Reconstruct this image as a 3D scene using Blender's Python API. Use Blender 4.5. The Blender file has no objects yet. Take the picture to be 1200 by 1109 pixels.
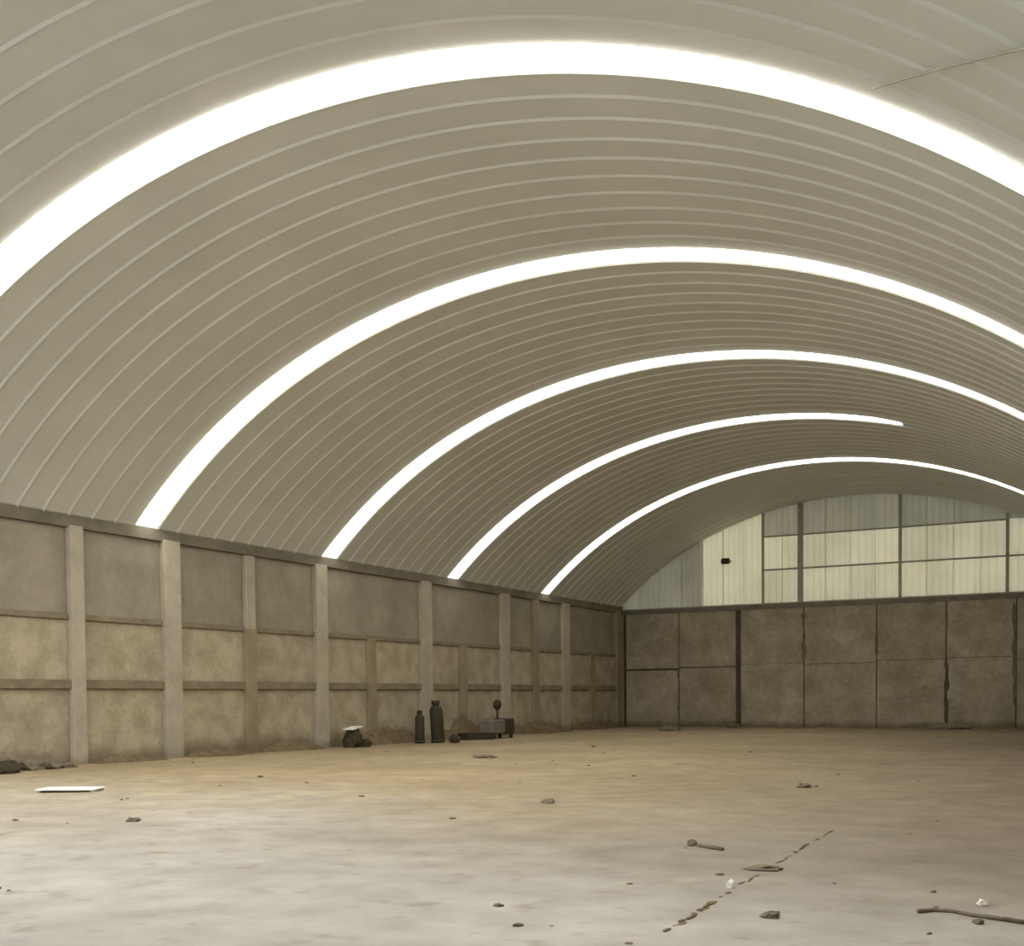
import bpy, bmesh, math, random
from mathutils import Vector, Matrix, noise
random.seed(7)
C = bpy.context.scene.collection
# ------------------------------------------------------------------ camera
F_PX, PPY, YAW, PITCH, ROLL = 1356.7, 864.5, -0.486, -0.035, -0.009
def cam_axes():
    cy, sy, cp, sp = math.cos(YAW), math.sin(YAW), math.cos(PITCH), math.sin(PITCH)
    f = Vector((sy*cp, cy*cp, sp)); r = Vector((cy, -sy, 0)); u = r.cross(f)
    cr, sr = math.cos(ROLL), math.sin(ROLL)
    return cr*r + sr*u, -sr*r + cr*u, f
cd = bpy.data.cameras.new('camera'); cam = bpy.data.objects.new('camera', cd); C.objects.link(cam)
r_, u_, f_ = cam_axes()
cam.matrix_world = Matrix(((r_.x, u_.x, -f_.x, 0), (r_.y, u_.y, -f_.y, 0), (r_.z, u_.z, -f_.z, 1.6), (0, 0, 0, 1)))
cd.sensor_fit = 'HORIZONTAL'; cd.sensor_width = 36; cd.lens = F_PX/1200*36
cd.shift_x = 0; cd.shift_y = (PPY-554.5)/1200; cd.clip_end = 500
bpy.context.scene.camera = cam
# ------------------------------------------------------------------ sky, exposure
SKY = 3.6
STRIP = (17, 9.8, 7.6, 6.0, 4.6)      # emission per strip, lowered with distance to darken the far hall
w = bpy.data.worlds.new('world'); bpy.context.scene.world = w; w.use_nodes = True
nt = w.node_tree; bg = nt.nodes['Background']
tc = nt.nodes.new('ShaderNodeTexCoord'); sx = nt.nodes.new('ShaderNodeSeparateXYZ'); rp = nt.nodes.new('ShaderNodeValToRGB')
nt.links.new(tc.outputs['Generated'], sx.inputs[0]); nt.links.new(sx.outputs['Z'], rp.inputs[0]); nt.links.new(rp.outputs[0], bg.inputs[0])
rp.color_ramp.elements[0].color = (0.80, 0.89, 1.0, 1); rp.color_ramp.elements[1].color = (0.62, 0.76, 1.0, 1)
bg.inputs[1].default_value = SKY
vs = bpy.context.scene.view_settings
vs.view_transform = 'Standard'; vs.look = 'None'; vs.gamma = 1; vs.use_curve_mapping = False; vs.exposure = 0.0
bpy.context.scene.cycles.max_bounces = 8
bpy.context.scene.cycles.diffuse_bounces = 6
# ------------------------------------------------------------------ dimensions
XL, WID, HW, RISE, SHP = -23.105, 23.449, 6.202, 4.742, 0.074
XR = XL + WID; Y0, YG, HG = -1.6, 55.94, 6.0
S = WID/2; RR = (S*S + RISE*RISE)/(2*RISE); AMAX = math.asin(S/RR)
def arc(a):
    x = RR*math.sin(a); u = max(-1, min(1, x/S))
    return XL + S + x, HW + RR*math.cos(a) - (RR-RISE) + SHP*4*u*u*(1-u*u)
def roof_z(x):
    return arc(math.asin(max(-1, min(1, (x-XL-S)/RR))))[1]
# ------------------------------------------------------------------ materials
def mat(name, col, rough=0.9, col2=None, scale=1.5, bump=0.0, bscale=12.0, detail=6, metal=0.0, rand=0.0, stain=None, ramp=(0.35, 0.65), fine=0.0):
    m = bpy.data.materials.new(name); m.use_nodes = True; n = m.node_tree; L = n.links
    b = n.nodes['Principled BSDF']; b.inputs['Roughness'].default_value = rough; b.inputs['Metallic'].default_value = metal
    b.inputs['Specular IOR Level'].default_value = 0.3
    b.inputs['Base Color'].default_value = (*col, 1)
    if col2 is None and bump == 0: return m
    tc = n.nodes.new('ShaderNodeTexCoord'); geo = n.nodes.new('ShaderNodeNewGeometry'); pos = geo.outputs['Position']
    out = None
    if col2 is not None:
        t = n.nodes.new('ShaderNodeTexNoise'); t.inputs['Scale'].default_value = scale; t.inputs['Detail'].default_value = detail; t.inputs['Roughness'].default_value = 0.6
        L.new(pos, t.inputs['Vector'])
        r = n.nodes.new('ShaderNodeValToRGB'); L.new(t.outputs[0], r.inputs[0])
        r.color_ramp.elements[0].position, r.color_ramp.elements[1].position = ramp
        r.color_ramp.elements[0].color = (*col, 1); r.color_ramp.elements[1].color = (*col2, 1)
        out = r.outputs[0]
        if fine:
            t2 = n.nodes.new('ShaderNodeTexNoise'); t2.inputs['Scale'].default_value = scale*7; t2.inputs['Detail'].default_value = 3; L.new(pos, t2.inputs['Vector'])
            mr = n.nodes.new('ShaderNodeMapRange'); L.new(t2.outputs[0], mr.inputs[0])
            mr.inputs[1].default_value = .3; mr.inputs[2].default_value = .7; mr.inputs[3].default_value = 1-fine; mr.inputs[4].default_value = 1+fine
            h = n.nodes.new('ShaderNodeHueSaturation'); L.new(out, h.inputs['Color']); L.new(mr.outputs[0], h.inputs['Value']); out = h.outputs[0]
    if stain:      # (colour, height) : soil splashed up a wall, ragged upper edge
        sc, hh = stain
        s = n.nodes.new('ShaderNodeSeparateXYZ'); L.new(pos, s.inputs[0])
        t3 = n.nodes.new('ShaderNodeTexNoise'); t3.inputs['Scale'].default_value = 1.3; L.new(pos, t3.inputs['Vector'])
        ma = n.nodes.new('ShaderNodeMath'); ma.operation = 'MULTIPLY_ADD'; L.new(t3.outputs[0], ma.inputs[0]); ma.inputs[1].default_value = -1.6*hh; L.new(s.outputs['Z'], ma.inputs[2])
        mr = n.nodes.new('ShaderNodeMapRange'); L.new(ma.outputs[0], mr.inputs[0]); mr.inputs[1].default_value = -.5*hh; mr.inputs[2].default_value = .35*hh
        mr.inputs[3].default_value = .75; mr.inputs[4].default_value = 0
        mx = n.nodes.new('ShaderNodeMix'); mx.data_type = 'RGBA'; L.new(mr.outputs[0], mx.inputs['Factor'])
        L.new(out, mx.inputs[6]); mx.inputs[7].default_value = (*sc, 1); out = mx.outputs[2]
    if rand and out:
        oi = n.nodes.new('ShaderNodeObjectInfo'); mr = n.nodes.new('ShaderNodeMapRange'); L.new(oi.outputs['Random'], mr.inputs[0])
        mr.inputs[3].default_value = 1-rand; mr.inputs[4].default_value = 1+rand
        h = n.nodes.new('ShaderNodeHueSaturation'); L.new(out, h.inputs['Color']); L.new(mr.outputs[0], h.inputs['Value']); out = h.outputs[0]
    if out: L.new(out, b.inputs['Base Color'])
    if bump:
        t = n.nodes.new('ShaderNodeTexNoise'); t.inputs['Scale'].default_value = bscale; t.inputs['Detail'].default_value = 5; L.new(pos, t.inputs['Vector'])
        bp = n.nodes.new('ShaderNodeBump'); bp.inputs['Strength'].default_value = bump; bp.inputs['Distance'].default_value = 0.05
        L.new(t.outputs[0], bp.inputs['Height']); L.new(bp.outputs[0], b.inputs['Normal'])
    return m
M = {}
M['roof'] = mat('roof_sheet', (.57, .575, .515), .5, (.62, .62, .56), .5, rand=.03)
M['roof_far'] = M['roof']
M['plaster'] = mat('grey_plaster', (.25, .222, .165), .95, (.33, .295, .225), .9, bump=.3, rand=.08, fine=.06)
M['masonry'] = mat('blotchy_masonry', (.33, .285, .195), .95, (.47, .41, .295), 1.5, bump=.5, bscale=5, rand=.05, stain=((.17, .13, .085), .45), fine=.08)
M['beam'] = mat('tie_beam_concrete', (.19, .16, .105), .95, (.28, .235, .16), 1.6, bump=.4, fine=.08)
M['ring'] = mat('ring_beam_concrete', (.15, .135, .10), .95, (.22, .195, .15), 1.2, bump=.3)  # dark tone carries the shadow under the eave on the side walls
M['column'] = mat('column_concrete', (.38, .34, .26), .9, (.46, .41, .32), 1.2, bump=.3, stain=((.26, .21, .15), .3), fine=.06)
M['column_dark'] = mat('dark_column_concrete', (.25, .21, .135), .9, (.34, .28, .185), 1.5, bump=.3, stain=((.17, .13, .085), .4))
M['back_wall'] = mat('dark_gable_concrete', (.27, .23, .16), .95, (.39, .335, .245), .9, bump=.7, bscale=4, rand=.08, stain=((.12, .09, .055), .35), fine=.12)
M['joint'] = mat('dark_joint', (.07, .055, .035), .95, (.11, .085, .055), 2)
M['cladding'] = mat('cream_cladding', (.74, .69, .54), .6, (.80, .75, .60), .6, rand=.04)
M['cladding_grey'] = mat('grey_cladding', (.60, .575, .48), .6, (.68, .65, .54), .6, rand=.06)
M['steel'] = mat('dull_painted_steel', (.30, .285, .22), .6, (.38, .36, .28), 4)
M['stained'] = mat('dark_stained_concrete', (.12, .095, .06), .95, (.18, .15, .10), 3)
M['dark'] = mat('dark_grimy_metal', (.035, .028, .016), .7, (.06, .048, .028), 8)
M['soil'] = mat('dark_soil', (.13, .095, .05), 1, (.22, .165, .095), 4, bump=.8)
M['clod'] = mat('dark_clod', (.14, .115, .08), 1, (.22, .18, .13), 9, bump=.6)
M['palestone'] = mat('pale_chalky', (.75, .72, .64), .9, (.85, .83, .76), 9)
M['board'] = mat('white_board', (.92, .88, .78), .6, (.98, .95, .88), 4)
M['grey_box'] = mat('grey_painted_box', (.16, .14, .12), .6, (.22, .195, .165), 4)
def add_translucency(m, f):
    n = m.node_tree; L = n.links; b = n.nodes['Principled BSDF']; t = n.nodes.new('ShaderNodeBsdfTranslucent'); x = n.nodes.new('ShaderNodeMixShader')
    src = b.inputs['Base Color'].links[0].from_socket; L.new(src, t.inputs[0]); x.inputs[0].default_value = f
    out = [k for k in n.nodes if k.type == 'OUTPUT_MATERIAL'][0]; L.new(b.outputs[0], x.inputs[1]); L.new(t.outputs[0], x.inputs[2]); L.new(x.outputs[0], out.inputs[0])
add_translucency(M['cladding'], .5)
add_translucency(M['cladding_grey'], .3)
M['outside'] = mat('outside_ground', (.42, .38, .31), 1, (.5, .46, .38), .3)
# floor: dusty earth, greyer trodden concrete towards the entrance
def floor_mat():
    m = bpy.data.materials.new('dusty_floor'); m.use_nodes = True; n = m.node_tree; L = n.links; N = n.nodes.new
    b = n.nodes['Principled BSDF']; b.inputs['Roughness'].default_value = .85; b.inputs['Specular IOR Level'].default_value = .25
    g = N('ShaderNodeNewGeometry'); pos = g.outputs['Position']
    def nz(sc, det=6, st=None):
        t = N('ShaderNodeTexNoise'); t.inputs['Scale'].default_value = sc; t.inputs['Detail'].default_value = det
        if st:
            mp = N('ShaderNodeMapping'); mp.inputs['Scale'].default_value = st; L.new(pos, mp.inputs[0]); L.new(mp.outputs[0], t.inputs['Vector'])
        else: L.new(pos, t.inputs['Vector'])
        return t.outputs[0]
    def ramp(f, a, ca, bb, cb):
        r = N('ShaderNodeValToRGB'); L.new(f, r.inputs[0]); e = r.color_ramp.elements
        e[0].position, e[1].position = a, bb; e[0].color = (*ca, 1); e[1].color = (*cb, 1); return r.outputs[0]
    tan = ramp(nz(.25), .35, (.33, .26, .155), .68, (.42, .335, .21))
    grey = ramp(nz(.5), .35, (.385, .36, .325), .68, (.47, .445, .41))
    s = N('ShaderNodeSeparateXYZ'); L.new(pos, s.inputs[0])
    sm = N('ShaderNodeMath'); sm.operation = 'MULTIPLY_ADD'; L.new(nz(.18, 4), sm.inputs[0]); sm.inputs[1].default_value = 14; L.new(s.outputs['Y'], sm.inputs[2])
    mr = N('ShaderNodeMapRange'); L.new(sm.outputs[0], mr.inputs[0]); mr.inputs[1].default_value = 14; mr.inputs[2].default_value = 27; mr.interpolation_type = 'SMOOTHSTEP'
    mx = N('ShaderNodeMix'); mx.data_type = 'RGBA'; L.new(mr.outputs[0], mx.inputs['Factor']); L.new(grey, mx.inputs[6]); L.new(tan, mx.inputs[7])
    # painted dimming over the right-hand side and further in, ragged edge
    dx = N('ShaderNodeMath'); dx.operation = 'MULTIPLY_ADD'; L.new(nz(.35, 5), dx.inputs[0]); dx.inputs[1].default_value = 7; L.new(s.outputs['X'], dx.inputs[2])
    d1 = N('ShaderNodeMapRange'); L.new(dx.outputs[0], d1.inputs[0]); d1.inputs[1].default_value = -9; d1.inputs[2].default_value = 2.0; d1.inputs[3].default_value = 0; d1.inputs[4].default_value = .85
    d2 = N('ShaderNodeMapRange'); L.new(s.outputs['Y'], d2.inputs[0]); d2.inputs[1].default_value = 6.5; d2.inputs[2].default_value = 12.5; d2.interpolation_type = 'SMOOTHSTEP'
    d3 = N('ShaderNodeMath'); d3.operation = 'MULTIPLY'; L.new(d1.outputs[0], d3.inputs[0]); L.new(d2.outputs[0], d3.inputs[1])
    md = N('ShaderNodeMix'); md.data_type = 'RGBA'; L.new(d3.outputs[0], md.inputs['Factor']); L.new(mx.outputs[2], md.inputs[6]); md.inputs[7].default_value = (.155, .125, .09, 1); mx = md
    # blotches and dirt spots
    v = N('ShaderNodeMapRange'); L.new(nz(1.6, 8), v.inputs[0]); v.inputs[1].default_value = .3; v.inputs[2].default_value = .7; v.inputs[3].default_value = .82; v.inputs[4].default_value = 1.12
    h = N('ShaderNodeHueSaturation'); L.new(mx.outputs[2], h.inputs['Color']); L.new(v.outputs[0], h.inputs['Value'])
    sp = N('ShaderNodeMapRange'); L.new(nz(2.6, 5), sp.inputs[0]); sp.inputs[1].default_value = .575; sp.inputs[2].default_value = .74; sp.inputs[3].default_value = 0; sp.inputs[4].default_value = .55
    m2 = N('ShaderNodeMix'); m2.data_type = 'RGBA'; L.new(sp.outputs[0], m2.inputs['Factor']); L.new(h.outputs[0], m2.inputs[6]); m2.inputs[7].default_value = (.2, .155, .1, 1)
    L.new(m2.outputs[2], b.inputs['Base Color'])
    bp = N('ShaderNodeBump'); bp.inputs['Strength'].default_value = .5; bp.inputs['Distance'].default_value = .04; L.new(nz(7, 6), bp.inputs['Height']); L.new(bp.outputs[0], b.inputs['Normal'])
    return m
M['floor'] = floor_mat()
def skylight_mat(st):
    m = bpy.data.materials.new('glowing_translucent_sheet'); m.use_nodes = True; b = m.node_tree.nodes['Principled BSDF']
    b.inputs['Base Color'].default_value = (.9, .9, .86, 1); b.inputs['Roughness'].default_value = .5
    b.inputs['Emission Color'].default_value = (1.0, .97, .885, 1); b.inputs['Emission Strength'].default_value = st
    return m
M['skylights'] = [skylight_mat(v) for v in STRIP]
# ------------------------------------------------------------------ helpers
def link(name, me, m, parent=None, loc=None):
    o = bpy.data.objects.new(name, me); C.objects.link(o)
    if m and not me.materials: me.materials.append(m)
    if parent: o.parent = parent
    if loc: o.location = loc
    return o
def bm_mesh(name, bm, smooth=False):
    bmesh.ops.recalc_face_normals(bm, faces=bm.faces)
    me = bpy.data.meshes.new(name); bm.to_mesh(me); bm.free()
    if smooth:
        for p in me.polygons: p.use_smooth = True
    return me
def box(bm, x0, x1, y0, y1, z0, z1, bev=0.0):
    v = [bm.verts.new((x, y, z)) for x in (x0, x1) for y in (y0, y1) for z in (z0, z1)]
    fs = [bm.faces.new([v[i] for i in f]) for f in ((0,1,3,2),(4,6,7,5),(0,4,5,1),(2,3,7,6),(0,2,6,4),(1,5,7,3))]
    if bev:
        es = {e for f in fs for e in f.edges}
        bmesh.ops.bevel(bm, geom=list(es), offset=bev, segments=1, affect='EDGES', profile=.5)
def boxobj(name, m, parent, *a, bev=0.0):
    bm = bmesh.new(); box(bm, *a, bev=bev); return link(name, bm_mesh(name, bm), m, parent)
def lathe(bm, prof, seg=20, cx=0, cy=0):
    rings = []
    for r, z in prof:
        rings.append([bm.verts.new((cx+r*math.cos(2*math.pi*i/seg), cy+r*math.sin(2*math.pi*i/seg), z)) for i in range(seg)])
    for a, b in zip(rings, rings[1:]):
        for i in range(seg): bm.faces.new((a[i], a[(i+1) % seg], b[(i+1) % seg], b[i]))
    bm.faces.new(rings[0][::-1]); bm.faces.new(rings[-1])
def tube(bm, pts, r, seg=8):
    pts = [Vector(p) for p in pts]; rings = []
    for i, p in enumerate(pts):
        t = (pts[min(i+1, len(pts)-1)] - pts[max(i-1, 0)]).normalized()
        a = t.cross(Vector((0, 0, 1)) if abs(t.z) < .9 else Vector((1, 0, 0))).normalized(); b = t.cross(a)
        rings.append([bm.verts.new(p + a*r*math.cos(2*math.pi*k/seg) + b*r*math.sin(2*math.pi*k/seg)) for k in range(seg)])
    for a, b in zip(rings, rings[1:]):
        for i in range(seg): bm.faces.new((a[i], a[(i+1) % seg], b[(i+1) % seg], b[i]))
    bm.faces.new(rings[0]); bm.faces.new(rings[-1][::-1])
def lump(bm, c, s, seed=0, rough=.25, rotz=0, sub=2):
    r = bmesh.ops.create_icosphere(bm, subdivisions=sub, radius=1)
    R = Matrix.Rotation(rotz, 3, 'Z')
    for v in r['verts']:
        d = 1 + rough*noise.noise(v.co*1.7 + Vector((seed*3.1, seed*1.7, 0)))*2
        p = v.co*d; p = Vector((p.x*s[0], p.y*s[1], max(p.z, -.35)*s[2])); v.co = R @ p + Vector(c) + Vector((0, 0, .35*s[2]))
def tag(o, label, cat, group=None, kind=None):
    o['label'] = label; o['category'] = cat
    if group: o['group'] = group
    if kind: o['kind'] = kind
    return o
def thing(name, label, cat, loc, rotz=0, group=None):
    o = bpy.data.objects.new(name, None); C.objects.link(o); o.location = loc; o.rotation_euler = (0, 0, rotz); o.empty_display_size = .2
    return tag(o, label, cat, group)
def struct(o): o['kind'] = 'structure'; return o
# ------------------------------------------------------------------ floor and ground outside
bm = bmesh.new()
nx, ny = 60, 120
def fz(x, y): return .035*noise.noise(Vector((x*.45, y*.45, 3))) + .012*noise.noise(Vector((x*2, y*2, 9)))
g = [[bm.verts.new((XL-.3 + (WID+3.6)*i/nx, Y0 + (YG+.3-Y0)*(j/ny)**1.4, 0)) for i in range(nx+1)] for j in range(ny+1)]
for row in g:
    for v in row: v.co.z = fz(v.co.x, v.co.y) - .01
for j in range(ny):
    for i in range(nx): bm.faces.new((g[j][i], g[j][i+1], g[j+1][i+1], g[j+1][i]))
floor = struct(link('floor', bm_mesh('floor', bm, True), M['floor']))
bm = bmesh.new(); box(bm, -70, 50, -60, 90, -.5, -.1)
ground = struct(link('ground_outside', bm_mesh('ground', bm), M['outside']))
# ------------------------------------------------------------------ ceiling: arched sheets, each with a folded rib
SEG = 56
def arch_mesh(name, width, a0, a1, ridge=True, seg=SEG, taper=None, inset=0.0):
    prof = [(0, 0), (.045, -.032), (.066, -.032), (.074, .016), (.10, .016), (.106, 0), (width+.004, 0)] if ridge else [(0, 0), (width, 0)]
    vs, fs = [], []
    for k in range(seg+1):
        a = a0 + (a1-a0)*k/seg; x, z = arc(a); nxv, nzv = -math.sin(a), -math.cos(a)
        w_ = 1.0
        if taper and a > taper[0]: w_ = max(.04, 1-(a-taper[0])/(taper[1]-taper[0])*.96)
        for (yy, d) in prof:
            yv = width/2 + (yy-width/2)*w_
            vs.append((x + nxv*(-d+inset), yv, z + nzv*(-d+inset)))
    n = len(prof)
    for k in range(seg):
        for i in range(n-1): fs.append((k*n+i, k*n+i+1, (k+1)*n+i+1, (k+1)*n+i))
    me = bpy.data.meshes.new(name); me.from_pydata(vs, [], fs)
    for p in me.polygons: p.use_smooth = True
    nverts = n
    for e in me.edges:
        a_, b_ = e.vertices
        if a_ % nverts == b_ % nverts: e.use_edge_sharp = True
    return me
STRIPS = [14.68, 22.92, 30.95, 38.87, 46.98]
SW, PW_N = .75, 10
ceiling = thing('ceiling', 'x', 'x', (XL+S, 20, HW))
for k_ in ('label', 'category'): del ceiling[k_]
struct(ceiling); ceiling.name = 'ceiling'
spans = []      # (y, width) of the opaque sheets
edges = [c - SW/2 for c in STRIPS]
pw = (edges[1]-edges[0]-SW)/PW_N
y = edges[0]
while y > Y0:
    y -= pw; spans.append((y, pw))
# an earlier skylight lies behind the camera's view at the same rhythm
EARLY = STRIPS[0]-8.1
for c0, c1 in zip(edges, edges[1:] + [None]):
    s0 = c0 + SW; end = c1 if c1 else YG + .2
    nn = PW_N if c1 else max(1, round((end-s0)/pw)); ww = (end-s0)/nn
    for i in range(nn): spans.append((s0+i*ww, ww))
cache = {}
for (yy, ww) in spans:
    if abs(yy+ww/2-EARLY) < pw/2: early_y, early_w = yy, ww; continue
    key = round(ww, 3)
    if key not in cache: cache[key] = arch_mesh('roof_panel', ww, -AMAX, AMAX)
    o = link('roof_panel', cache[key], M['roof'], ceiling); o.location = Vector((0, yy, 0)) - ceiling.location
sky_labels = ['nearest and widest glowing arched skylight strip, crossing the whole top of the view',
              'second glowing arched skylight strip, its foot at the pale tall column',
              'third glowing arched skylight strip, in the middle of the five',
              'fourth glowing arched skylight strip, stopping short just past the crown',
              'farthest glowing arched skylight strip, just in front of the gable wall']
END4 = math.radians(17.5)
for i, e in enumerate(edges):
    if i == 3: me = arch_mesh('skylight_strip', SW, -AMAX+.004, END4, taper=(math.radians(13.5), END4))
    else: me = arch_mesh('skylight_strip', SW, -AMAX+.004, AMAX-.004)
    o = link('skylight_strip', me, M['skylights'][i]); o.location = (0, e, 0)
    tag(o, sky_labels[i], 'skylight', 'arched skylight strips in the vault')
    if i == 3:
        o = link('roof_panel', arch_mesh('roof_panel_fill', SW, END4-.002, AMAX), M['roof'], ceiling); o.location = Vector((0, e, 0)) - ceiling.location
        o = link('backing_sheet', arch_mesh('backing_sheet', SW+.04, math.radians(12.5), END4+.01, ridge=False, inset=-.012), M['roof'], ceiling); o.location = Vector((0, e-.02, 0)) - ceiling.location
o = link('skylight_strip', arch_mesh('skylight_strip', early_w, -AMAX+.004, AMAX-.004), M['skylights'][0]); o.location = (0, early_y, 0)
tag(o, 'glowing arched skylight strip almost overhead, in front of the nearest one in view', 'skylight', 'arched skylight strips in the vault')
# thin cable crossing below the near right part of the vault
bm = bmesh.new(); pts = []
for k in range(25):
    t = k/24; a = math.radians(40 + (31.6-40)*t); x, z = arc(a); yy = 10.75 + (13.75-10.75)*t
    pts.append((x - .08*math.sin(a), yy, z - .08*math.cos(a) - .02*math.sin(t*math.pi)))
tube(bm, pts, .016)
tag(link('cable', bm_mesh('cable', bm, True), M['steel']), 'thin grey cable slanting across the roof ribs at upper right', 'cable')
# ------------------------------------------------------------------ left wall
def wall_side(name, X, s, y0, y1, cols, halves, gap=None):
    """X inner face, s=+1 when the room lies at +x"""
    def bx(n, m, depth0, depth1, ya, yb, za, zb, bev=.012):
        a, b = sorted((X - s*depth1, X - s*depth0)); return boxobj(n, m, wall, a, b, ya, yb, za, zb, bev=bev)
    wall = struct(boxobj(name, M['joint'], None, *sorted((X - s*.35, X - s*.2)), y0, y1+.35, -.1, HW-.02))
    allc = sorted(cols + halves, key=lambda c: c[0])
    for (yc, wd, kind) in cols:
        if kind == 'split':
            bx('column', M['column_dark'], -.05, .2, yc-.25, yc+.25, -.08, 3.7); bx('column', M['column'], -.05, .2, yc-.2, yc+.2, 3.7, 5.88)
        else: bx('column', M[kind], -.07, .2, yc-wd/2, yc+wd/2, -.08, 5.95)
    for (yc, wd, zt) in halves: bx('column', M['column_dark'], -.02, .2, yc-wd/2, yc+wd/2, -.08, zt)
    full = [c for c in cols]
    ys = [y0] + [c[0] for c in full] + [y1]; wd = [0] + [c[1] for c in full] + [0]
    for i in range(len(ys)-1):
        a, b = ys[i]+wd[i]/2, ys[i+1]-wd[i+1]/2
        bx('tie_beam', M['beam'], -.012, .2, a, b, 1.9, 2.12); bx('tie_beam', M['beam'], 0.02, .2, a, b, 3.62, 3.76)
        bx('infill_panel', M['plaster'], .09, .2, a, b, 3.76, 5.9)
        mids = [h for h in halves if a < h[0] < b]
        seg = [a] + [v for h in mids for v in (h[0]-h[1]/2, h[0]+h[1]/2)] + [b]
        for j in range(0, len(seg), 2):
            bx('infill_panel', M['masonry'], .09, .2, seg[j], seg[j+1], 2.12, 3.62); bx('infill_panel', M['masonry'], .09, .2, seg[j], seg[j+1], -.08, 1.9)
    bx('ring_beam', M['ring'], -.03, .2, y0, y1, 5.9, 6.2)
    bx('eave_flashing', M['steel'], -.035, .2, y0, y1, 6.2, 6.23, bev=0)
    return wall
cols = [(.4, .5, 'column'), (3.75, .5, 'column'), (7.1, .5, 'column'), (10.45, .5, 'column'), (13.8, .5, 'column'), (17.15, .5, 'column'), (20.55, .42, 'column'), (23.82, .62, 'column'), (27.05, .45, 'split'),
        (30.5, .6, 'column'), (36.92, .72, 'column'), (43.2, .72, 'column'), (49.2, .72, 'column'), (55.6, .6, 'column_dark')]
halves = [(33.38, .5, 3.68), (39.7, .55, 3.66), (46.1, .6, 5.9), (52.3, .6, 3.66)]
wall_left = wall_side('wall_left', XL, 1, Y0, YG, cols, halves)
wall_right = wall_side('wall_right', XR, -1, 9.0, YG, [(c[0], c[1], c[2]) for c in cols if c[0] > 9.3], halves)
bo = boxobj('trim_2', M['ring'], None, XR+.02, XR+.3, Y0, 9.0, 5.2, 6.2); struct(bo)     # lintel above the side entrance
# ------------------------------------------------------------------ gable wall
wall_back = struct(boxobj('wall_back', M['joint'], None, XL, XR, YG+.1, YG+.35, -.1, HG))
xs = [XL+.3, -19.95, -16.86, -13.62, -10.23, -7.15, -4.22, -1.2, XR-.02]
gaps = [0, .04, .26, .05, .04, .05, .04, .04, 0]
for i in range(len(xs)-1):
    a, b = xs[i]+gaps[i]/2, xs[i+1]-gaps[i+1]/2
    zm = [2.93, 3.0, 3.1, 3.05, 3.15, 3.2, 3.1, 3.1][i]; gp = [.09, .04, .012, .012, .012, .012, .012, .012][i]
    pr = random.uniform(-.015, .015)
    boxobj('concrete_panel', M['back_wall'], wall_back, a, b, YG+pr, YG+.12, -.1, zm-gp/2, bev=.015)
    boxobj('concrete_panel', M['back_wall'], wall_back, a, b, YG+pr+random.uniform(-.01, .01), YG+.12, zm+gp/2, HG-.22, bev=.015)
for (x, z0, z1, wd) in ((-7.15, .15, 3.15, .24), (-7.15, 4.3, 5.6, .16), (-10.23, 3.4, 4.3, .22), (-13.62, 4.9, 5.5, .3), (-13.62, 3.3, 4.5, .26), (-19.95, .1, 2.9, .12), (-4.3, 1.0, 5.6, .2)):
    bm = bmesh.new(); nn = 12; lv = []; rv = []
    for i in range(nn+1):
        z = z0+(z1-z0)*i/nn; hw = wd/2*(.75+.9*noise.noise(Vector((x, z*2.3, 1))))*(.25 if i in (0, nn) else 1); c_ = .07*noise.noise(Vector((x, z*1.7, 5)))
        lv.append(bm.verts.new((x+c_-hw, YG-.025, z))); rv.append(bm.verts.new((x+c_+hw, YG-.025, z)))
    fs_ = [bm.faces.new((lv[i], rv[i], rv[i+1], lv[i+1])) for i in range(nn)]; ex = bmesh.ops.extrude_face_region(bm, geom=fs_)
    for v in ex['geom']:
        if isinstance(v, bmesh.types.BMVert): v.co.y += .05
    link('patch', bm_mesh('patch', bm), M['joint'] if x == -7.15 and z0 < 1 else M['stained'], wall_back)
boxobj('capping_beam', M['ring'], wall_back, XL+.05, XR-.05, YG-.05, YG+.3, HG-.22, HG)
boxobj('corner_pier', M['column_dark'], wall_back, XL-.34, XL+.12, YG-.02, YG+.35, -.1, 6.24)
# sheeted tympanum
gable = struct(boxobj('trim_1', M['steel'], None, XL+.2, XR-.2, YG-.03, YG+.02, HG, HG+.06))
def sheet(x0, x1, z0, z1, m, yoff=0):
    n = max(2, int(round((x1-x0)/.05))); bm = bmesh.new(); bot, top = [], []
    for i in range(n+1):
        x = x0+(x1-x0)*i/n; ph = ((x-XL) % .30)/.30
        d = .03 if ph < .22 else (0 if ph > .34 else .015)
        zt = min(z1, roof_z(x)-.005)
        if zt <= z0: zt = z0+.005
        bot.append((x, d, z0)); top.append((x, d, zt))
    V = lambda p, dy: bm.verts.new((p[0], YG+.06+yoff-p[1]+dy, p[2]))
    fb = [V(p, 0) for p in bot]; ft = [V(p, 0) for p in top]; bb = [V(p, .02) for p in bot]; bt = [V(p, .02) for p in top]
    for i in range(n):
        bm.faces.new((fb[i], fb[i+1], ft[i+1], ft[i])); bm.faces.new((bb[i], bt[i], bt[i+1], bb[i+1]))
        bm.faces.new((ft[i], ft[i+1], bt[i+1], bt[i])); bm.faces.new((fb[i], bb[i], bb[i+1], fb[i+1]))
    bm.faces.new((fb[0], ft[0], bt[0], bb[0])); bm.faces.new((fb[n], bb[n], bt[n], ft[n]))
    return link('cladding_sheet', bm_mesh('cladding_sheet', bm), m, gable)
G1, G2 = 7.66, 9.27
def run(x0, x1, n, z0, z1, m):
    for i in range(n):
        a = x0+(x1-x0)*i/n; b = x0+(x1-x0)*(i+1)/n
        if min(z1, max(roof_z(a), roof_z(b))) > z0+.05: sheet(a, b+.02, z0, z1, m, yoff=.006*(i % 2))
run(XL-.1, -18.72, 4, HG+.06, 99, M['cladding_grey'])
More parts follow.
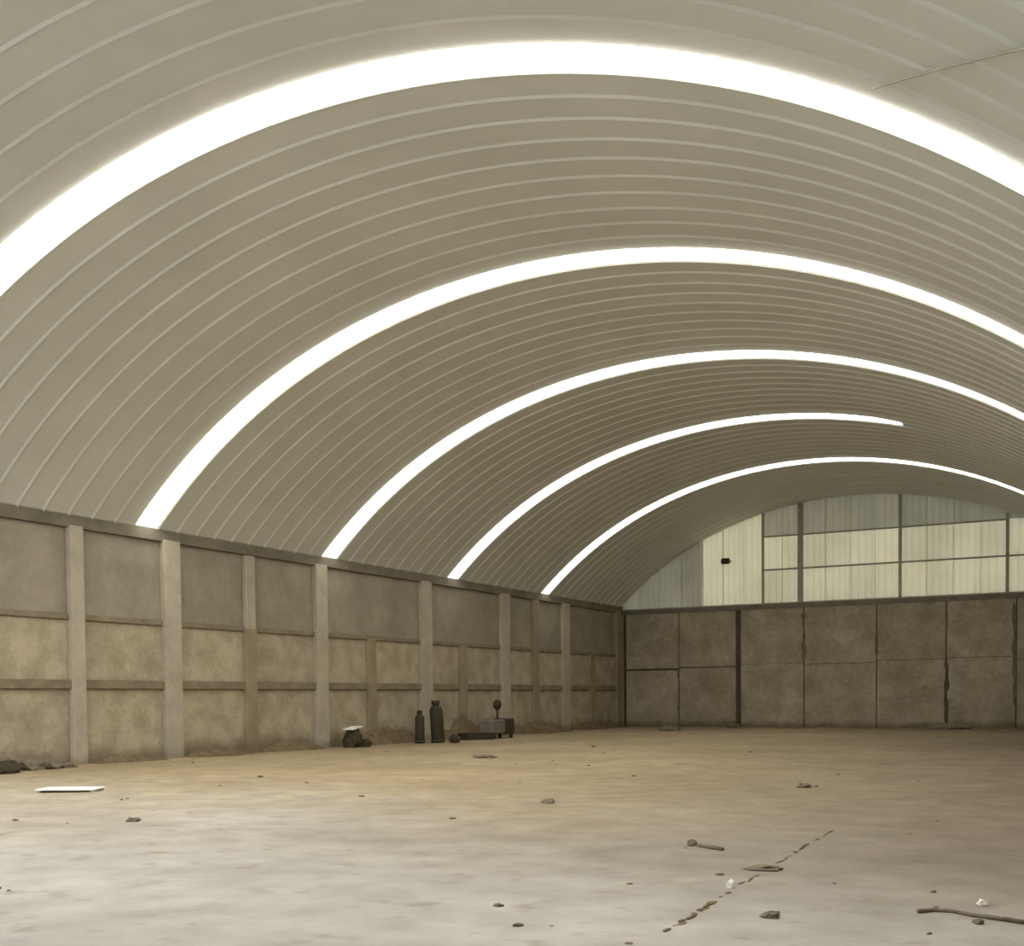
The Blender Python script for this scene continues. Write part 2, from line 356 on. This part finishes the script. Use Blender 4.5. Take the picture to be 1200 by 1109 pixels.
run(-18.66, -15.6, 3, HG+.06, 99, M['cladding'])
for (a, b, n) in ((-15.6, -13.77, 2), (-13.77, -9.17, 4), (-9.17, -4.6, 4), (-4.6, XR-.1, 4)):
    run(a, b, n, HG+.06, G1, M['cladding']); run(a, b, n, G1+.005, G2, M['cladding']); run(a, b, n, G2+.005, 99, M['cladding_grey'])
boxobj('edge_trim', M['board'], gable, -18.74, -18.64, YG-.02, YG+.05, HG+.06, roof_z(-18.69)-.02)
for (x, wd) in ((-15.6, .10), (-13.77, .26), (-9.17, .13), (-4.6, .14)):
    boxobj('post', M['steel'], gable, x-wd/2, x+wd/2, YG-.12, YG-.02, HG+.06, roof_z(x)-.03)
for z in (G1, G2):
    boxobj('girt', M['steel'], gable, -15.6, min(XR-.1, 5), YG-.08, YG-.01, z-.04, z+.04) if z == G1 else boxobj('girt', M['steel'], gable, -15.6, -4.6, YG-.08, YG-.01, z-.035, z+.035)
# front end; closed annex added out of view to block side daylight
struct(boxobj('wall_daylight_block', M['plaster'], None, XR+3.0, XR+3.2, Y0-.3, 9.3, -.1, 5.4))
struct(boxobj('wall_daylight_block', M['plaster'], None, XR+.2, XR+3.0, 9.05, 9.3, -.1, 5.4))
struct(boxobj('ceiling_daylight_block', M['roof'], None, XR+.25, XR+3.2, Y0-.3, 9.3, 5.4, 5.5))
bm = bmesh.new(); FX0 = -8.5; nn = 16      # unseen front gable, closed right of the gate to dim the right floor
prof = [(FX0+(XR+3.2-FX0)*i/nn) for i in range(nn+1)]
fv = [bm.verts.new((x, Y0-.02, -.1)) for x in prof] + [bm.verts.new((x, Y0-.02, roof_z(x)+.02 if x < XR else 6.2)) for x in prof[::-1]]
f0 = bm.faces.new(fv); ex = bmesh.ops.extrude_face_region(bm, geom=[f0])
for v in ex['geom']:
    if isinstance(v, bmesh.types.BMVert): v.co.y -= .25
struct(link('wall_front', bm_mesh('wall_front', bm), M['plaster']))
for n_, a, b in (('wall_front', XL-.2, XL+.5),):
    struct(boxobj(n_, M['column'], None, a, b, Y0-.4, Y0-.02, -.1, 6.1))
# small fixture on the gable sheeting
t = thing('floodlight', 'small dark floodlight fixed high on the pale gable sheeting', 'lamp', (-17.45, YG-.02, 8.2))
bm = bmesh.new(); box(bm, -.2, .2, -.24, -.06, -.13, .15, bev=.03); link('housing', bm_mesh('h', bm), M['dark'], t)
bm = bmesh.new(); box(bm, -.24, -.2, -.2, .06, -.03, .03); box(bm, .2, .24, -.2, .06, -.03, .03); box(bm, -.24, .24, .02, .06, -.05, .05); link('bracket', bm_mesh('b', bm), M['steel'], t)
# ------------------------------------------------------------------ soil banks along the left wall
def bank(y0, y1, depth, h, label, seed, tall=None):
    n, k = 28, 8; bm = bmesh.new(); rows = []
    for j in range(n+1):
        t = j/n; yy = y0+(y1-y0)*t; env = math.sin(math.pi*t)**.5 if 0 < t < 1 else 0
        hh = h*env*(.75+.6*noise.noise(Vector((yy*.9, seed, 0)))); dd = depth*(.5+.5*env)*(1+.3*noise.noise(Vector((yy, seed+5, 0))))
        row = []
        for i in range(k+1):
            s_ = i/k; x = XL+.08+dd*s_
            z = max(0, hh)*(1-s_)**1.3*(1+.25*noise.noise(Vector((x*3, yy*3, seed)))) - .03*(s_ > .9) - (.05 if env == 0 else 0)
            row.append(bm.verts.new((x, yy, z)))
        rows.append(row)
    for a, b in zip(rows, rows[1:]):
        for i in range(k): bm.faces.new((a[i], a[i+1], b[i+1], b[i]))
    return tag(link('soil_bank', bm_mesh('soil_bank', bm, True), M['soil']), label, 'soil', 'banks of dark soil along the left wall')
bank(24.2, 26.8, .5, .28, 'low bank of dark soil in the bay right of the pale tall column', 1)
bank(27.3, 30.2, .5, .32, 'low bank of dark soil in the second bay right of the pale tall column', 2)
bank(32.1, 36.4, .5, .7, 'bank of dark brown soil against wall beside the two dark gas cylinders', 3)
bank(37.4, 42.8, .55, .95, 'high bank of brown soil behind the grey box with round head', 4)
bank(43.7, 48.8, .7, .65, 'bank of dark soil in the bay before the last pale column', 5)
bank(49.7, 55.4, .6, .5, 'dark soil along the shaded wall foot in the far corner', 6)
bank(20.9, 23.4, .35, .22, 'low strip of dark soil at the wall left of the pale tall column', 8)
# ------------------------------------------------------------------ things on the floor
def pile(name, label, cat, loc, items, m, **kw):
    bm = bmesh.new()
    for i, (c, s, rz) in enumerate(items): lump(bm, c, s, seed=i+loc[0], rotz=rz)
    return tag(link(name, bm_mesh(name, bm, False), m, loc=loc), label, cat, **kw)
pile('rubble_pile', 'long low pile of dark rubble at the left edge against the wall', 'rubble', (-22.2, 17.0, -.01),
     [((.2, -1.2, 0), (.35, .5, .16), 0), ((.1, -.5, 0), (.4, .5, .17), 0), ((0, .1, 0), (.35, .45, .19), .3), ((.1, .6, 0), (.3, .32, .22), 1), ((-.2, .9, 0), (.25, .3, .18), 1)], M['dark'])
pile('rubble_pile', 'smaller dark rubble pile left of the first column', 'rubble', (-22.55, 19.0, -.01),
     [((0, -.3, 0), (.3, .35, .22), 0), ((0, .25, 0), (.28, .45, .18), .5), ((.2, .55, 0), (.18, .2, .1), 1)], M['clod'])
# white board lying on the floor
t = thing('white_board', 'flat white board lying on the floor at far left', 'board', (-16.6, 14.55, .0), math.radians(28))
bm = bmesh.new(); box(bm, -.52, .52, -.28, .28, .02, .05, bev=.008)
link('panel', bm_mesh('p', bm), M['board'], t)
for x_ in (-.47, .47): bm = bmesh.new(); box(bm, x_-.03, x_+.03, -.26, .26, -.02, .02); link('batten', bm_mesh('bt', bm), M['steel'], t)
# dark rubbish pile with a pale sheet, left of the cylinders
t = thing('rubbish_pile', 'dark rubbish pile topped with a pale sheet beside the fourth column', 'rubbish', (-22.45, 31.3, 0))
bm = bmesh.new(); lump(bm, (0, 0, 0), (.32, .36, .46), 2); lump(bm, (.2, .35, 0), (.2, .3, .2), 3); lump(bm, (.1, -.35, 0), (.22, .2, .25), 4); link('heap', bm_mesh('heap', bm), M['dark'], t)
bm = bmesh.new(); box(bm, -.24, .2, -.28, .26, .60, .64, bev=.01)
for v in bm.verts: v.co.z += .05*math.sin(v.co.y*4)
link('sheet', bm_mesh('sheet', bm), M['palestone'], t)
# gas cylinders
def cylinder(loc, h, r, label, tilt=0):
    t = thing('gas_cylinder', label, 'gas cylinder', loc, group='dark upright gas cylinders against the wall'); t.rotation_euler = (0, tilt, 0.4)
    bm = bmesh.new(); lathe(bm, [(r*.9, 0), (r, .04), (r, h*.74), (r*.93, h*.80), (r*.7, h*.86), (r*.4, h*.89), (r*.32, h*.9)], 20); link('body', bm_mesh('body', bm, True), M['dark'], t)
    bm = bmesh.new(); lathe(bm, [(r*1.08, 0), (r*1.1, .05), (r*1.08, .1)], 20); link('foot_ring', bm_mesh('foot', bm, True), M['dark'], t)
    bm = bmesh.new(); lathe(bm, [(r*.3, h*.895), (r*.3, h*.94), (r*.16, h*.95), (r*.16, h*.975)], 12); link('valve', bm_mesh('valve', bm, True), M['dark'], t)
    bm = bmesh.new(); lathe(bm, [(r*.5, h*.89), (r*.62, h*.905), (r*.62, h*.99), (r*.55, h), (r*.5, h)], 14); link('guard', bm_mesh('guard', bm, True), M['dark'], t)
    return t
cylinder((-22.05, 34.75, 0), 1.15, .17, 'shorter dark gas cylinder standing left of the taller one')
cylinder((-21.75, 35.5, 0), 1.50, .24, 'taller dark gas cylinder standing beside the pale wall column', -.06)
pile('clod', 'dark clod at the foot of the taller gas cylinder', 'clod', (-20.95, 35.3, 0), [((0, 0, 0), (.2, .25, .22), 0)], M['dark'])
# grey box machine with a round head on a stem
t = thing('generator', 'grey box machine with a dark round head on a short stem by the wall', 'machine', (-21.72, 39.9, 0), math.radians(90))
bm = bmesh.new(); box(bm, -.95, .1, -.3, .3, .18, .72, bev=.04); link('body', bm_mesh('body', bm), M['grey_box'], t)
bm = bmesh.new(); box(bm, .1, .85, -.32, .32, .14, .75, bev=.05); link('motor_cover', bm_mesh('mc', bm), M['dark'], t)
for xx in (-.7, .65):
    for yy in (-.25, .25):
        bm = bmesh.new(); box(bm, xx-.05, xx+.05, yy-.05, yy+.05, -.02, .2); link('leg', bm_mesh('leg', bm), M['dark'], t)
bm = bmesh.new(); tube(bm, [(.0, 0, .7), (.0, 0, 1.15)], .04); link('stem', bm_mesh('stem', bm, True), M['dark'], t)
bm = bmesh.new(); bmesh.ops.create_uvsphere(bm, u_segments=18, v_segments=10, radius=.21, matrix=Matrix.Translation((0, 0, 1.3)) @ Matrix.Diagonal((1, .75, 1, 1))); link('round_head', bm_mesh('rh', bm, True), M['dark'], t)
# low dark tray
t = thing('trough', 'low dark trough on the floor in front of the grey box machine', 'trough', (-21.55, 37.9, 0), math.radians(62))
bm = bmesh.new(); box(bm, -.55, .55, -.3, .3, 0, .05); box(bm, -.6, -.53, -.33, .33, 0, .26); box(bm, .53, .6, -.33, .33, 0, .26); box(bm, -.6, .6, -.34, -.28, 0, .26); box(bm, -.6, .6, .28, .34, 0, .26)
link('shell', bm_mesh('tray', bm), M['dark'], t)
bm = bmesh.new(); lump(bm, (0, 0, .04), (.5, .25, .14), 5); link('soil_fill', bm_mesh('fill', bm), M['clod'], t)
# flat stains of dark earth / clods, read off the photograph's floor
def clod(x, y, sx, sy, sz, rz, label, m='clod', cat='clod', group=None, seed=0):
    bm = bmesh.new(); lump(bm, (0, 0, 0), (sx, sy, sz), seed=seed, rough=.35, rotz=rz)
    for k in range(2):
        q = random.uniform(-.9, .9); lump(bm, (q*sx*1.1, random.uniform(-.8, .8)*sy, 0), (sx*.4, sy*.45, sz*.7), seed=seed+k+9, rough=.35, rotz=rz, sub=1)
    return tag(link('clod' if cat == 'clod' else cat.replace(' ', '_'), bm_mesh('clod', bm), M[m], loc=(x, y, fz(x, y)-.012)), label, cat, group)
clod(-15.1, 27.0, .28, .3, .07, 0, 'flat dark clod on the floor in front of the trough', seed=1)
clod(-7.78, 15.9, .10, .12, .05, .3, 'dark clod alone in the middle of the floor', seed=2)
clod(-11.6, 11.2, .09, .09, .04, .3, 'dark clod on the floor right of the white board', seed=3)
clod(-2.25, 8.25, .07, .05, .045, .2, 'dark clod near the bottom edge, right of the centre', seed=4)
clod(-2.87, 9.31, .032, .032, .05, 0, 'small pale stone beside the dark crack line', 'palestone', 'stone', seed=5)
clod(-.93, 9.35, .045, .035, .035, 0, 'small pale stone by the dark stick at lower right', 'palestone', 'stone', seed=6)
clod(-2.9, 10.45, .16, .10, .035, .3, 'flat dark patch of dirt in the middle of the crack line', seed=7)
clod(-4.85, 19.9, .13, .15, .06, .3, 'dark clod on the tan floor below the gable wall', seed=8)
clod(-18.4, 50.2, .5, .4, .2, .3, 'dark clod by the foot of the gable wall, left end', seed=10)
clod(-16.9, 55.3, .35, .3, .25, .3, 'dark clod at the foot of the dark gable joint', seed=11)
clod(-6.75, 54.4, .8, .35, .22, .1, 'wide dark clod at the gable wall foot on the right', seed=12)
def stick(pts, r, label, name='stick', m='clod'):
    bm = bmesh.new(); tube(bm, [(x, y, fz(x, y)+r*.3) for x, y in pts], r, 7)
    return tag(link(name, bm_mesh(name, bm, True), M[m]), label, 'stick')
stick([(-3.95, 11.68), (-3.8, 11.58), (-3.62, 11.46)], .022, 'short dark stick lying above the pale stone')
clod(-4.05, 11.74, .05, .06, .05, 0, 'dark lump at the left end of the short stick', seed=14)
stick([(-1.32, 8.85), (-1.22, 8.95), (-1.1, 8.95), (-.95, 8.85), (-.8, 8.8), (-.6, 8.72)], .016, 'long bent dark stick lying at lower right')
clod(-1.22, 8.98, .035, .03, .03, 0, 'dark lump on the bent stick at lower right', seed=15)
clod(-.88, 8.62, .035, .03, .03, 0, 'dark lump below the bent stick at lower right', seed=16)
# crack with dirt ridges, runs from upper right to lower left
cr = [(-2.99, 13.64), (-2.95, 12.2), (-2.9, 11.2), (-2.88, 10.4), (-2.86, 9.7), (-2.84, 9.0), (-2.8, 8.4), (-2.76, 7.9), (-2.74, 7.4)]
bm = bmesh.new(); rr = random.Random(3)
for (a, b) in zip(cr, cr[1:]):
    for k in range(9):
        t_ = (k+rr.random()*.8)/9
        if rr.random() < .35 or 10.1 < a[1]+(b[1]-a[1])*t_ < 10.8 or 9.1 < a[1]+(b[1]-a[1])*t_ < 9.5: continue
        x = a[0]+(b[0]-a[0])*t_+rr.uniform(-.02, .02); y_ = a[1]+(b[1]-a[1])*t_
        lump(bm, (x, y_, fz(x, y_)-.012), (rr.uniform(.012, .028), rr.uniform(.04, .09), rr.uniform(.006, .014)), seed=k, sub=1)
tag(link('dirt_line', bm_mesh('dirt_line', bm), M['soil']), 'broken line of loose dark dirt running across the floor toward the camera', 'dirt', kind='stuff')
# other small clods, nothing in the photograph tells them apart
src = []
for v_ in range(4):
    bm = bmesh.new(); lump(bm, (0, 0, 0), (1, .8, .4), seed=v_*5, rough=.4, sub=1); me = bm_mesh('pebble', bm); me.materials.append(M['soil']); src.append(me)
rr = random.Random(11)
for i in range(44):
    yy = 6.5 + 32*rr.random()**1.6; x = -1.0 - rr.random()*min(20, yy*1.15)
    s_ = rr.uniform(.012, .035)*(1+yy/22)
    o = bpy.data.objects.new('pebble', src[i % 4]); C.objects.link(o); o.location = (x, yy, fz(x, yy)-.012); o.scale = (s_, s_*rr.uniform(.7, 1.3), s_); o.rotation_euler = (0, 0, rr.random()*6)
    tag(o, 'small dark pebble scattered on the dusty floor', 'pebble', 'small dark pebbles scattered on the floor')
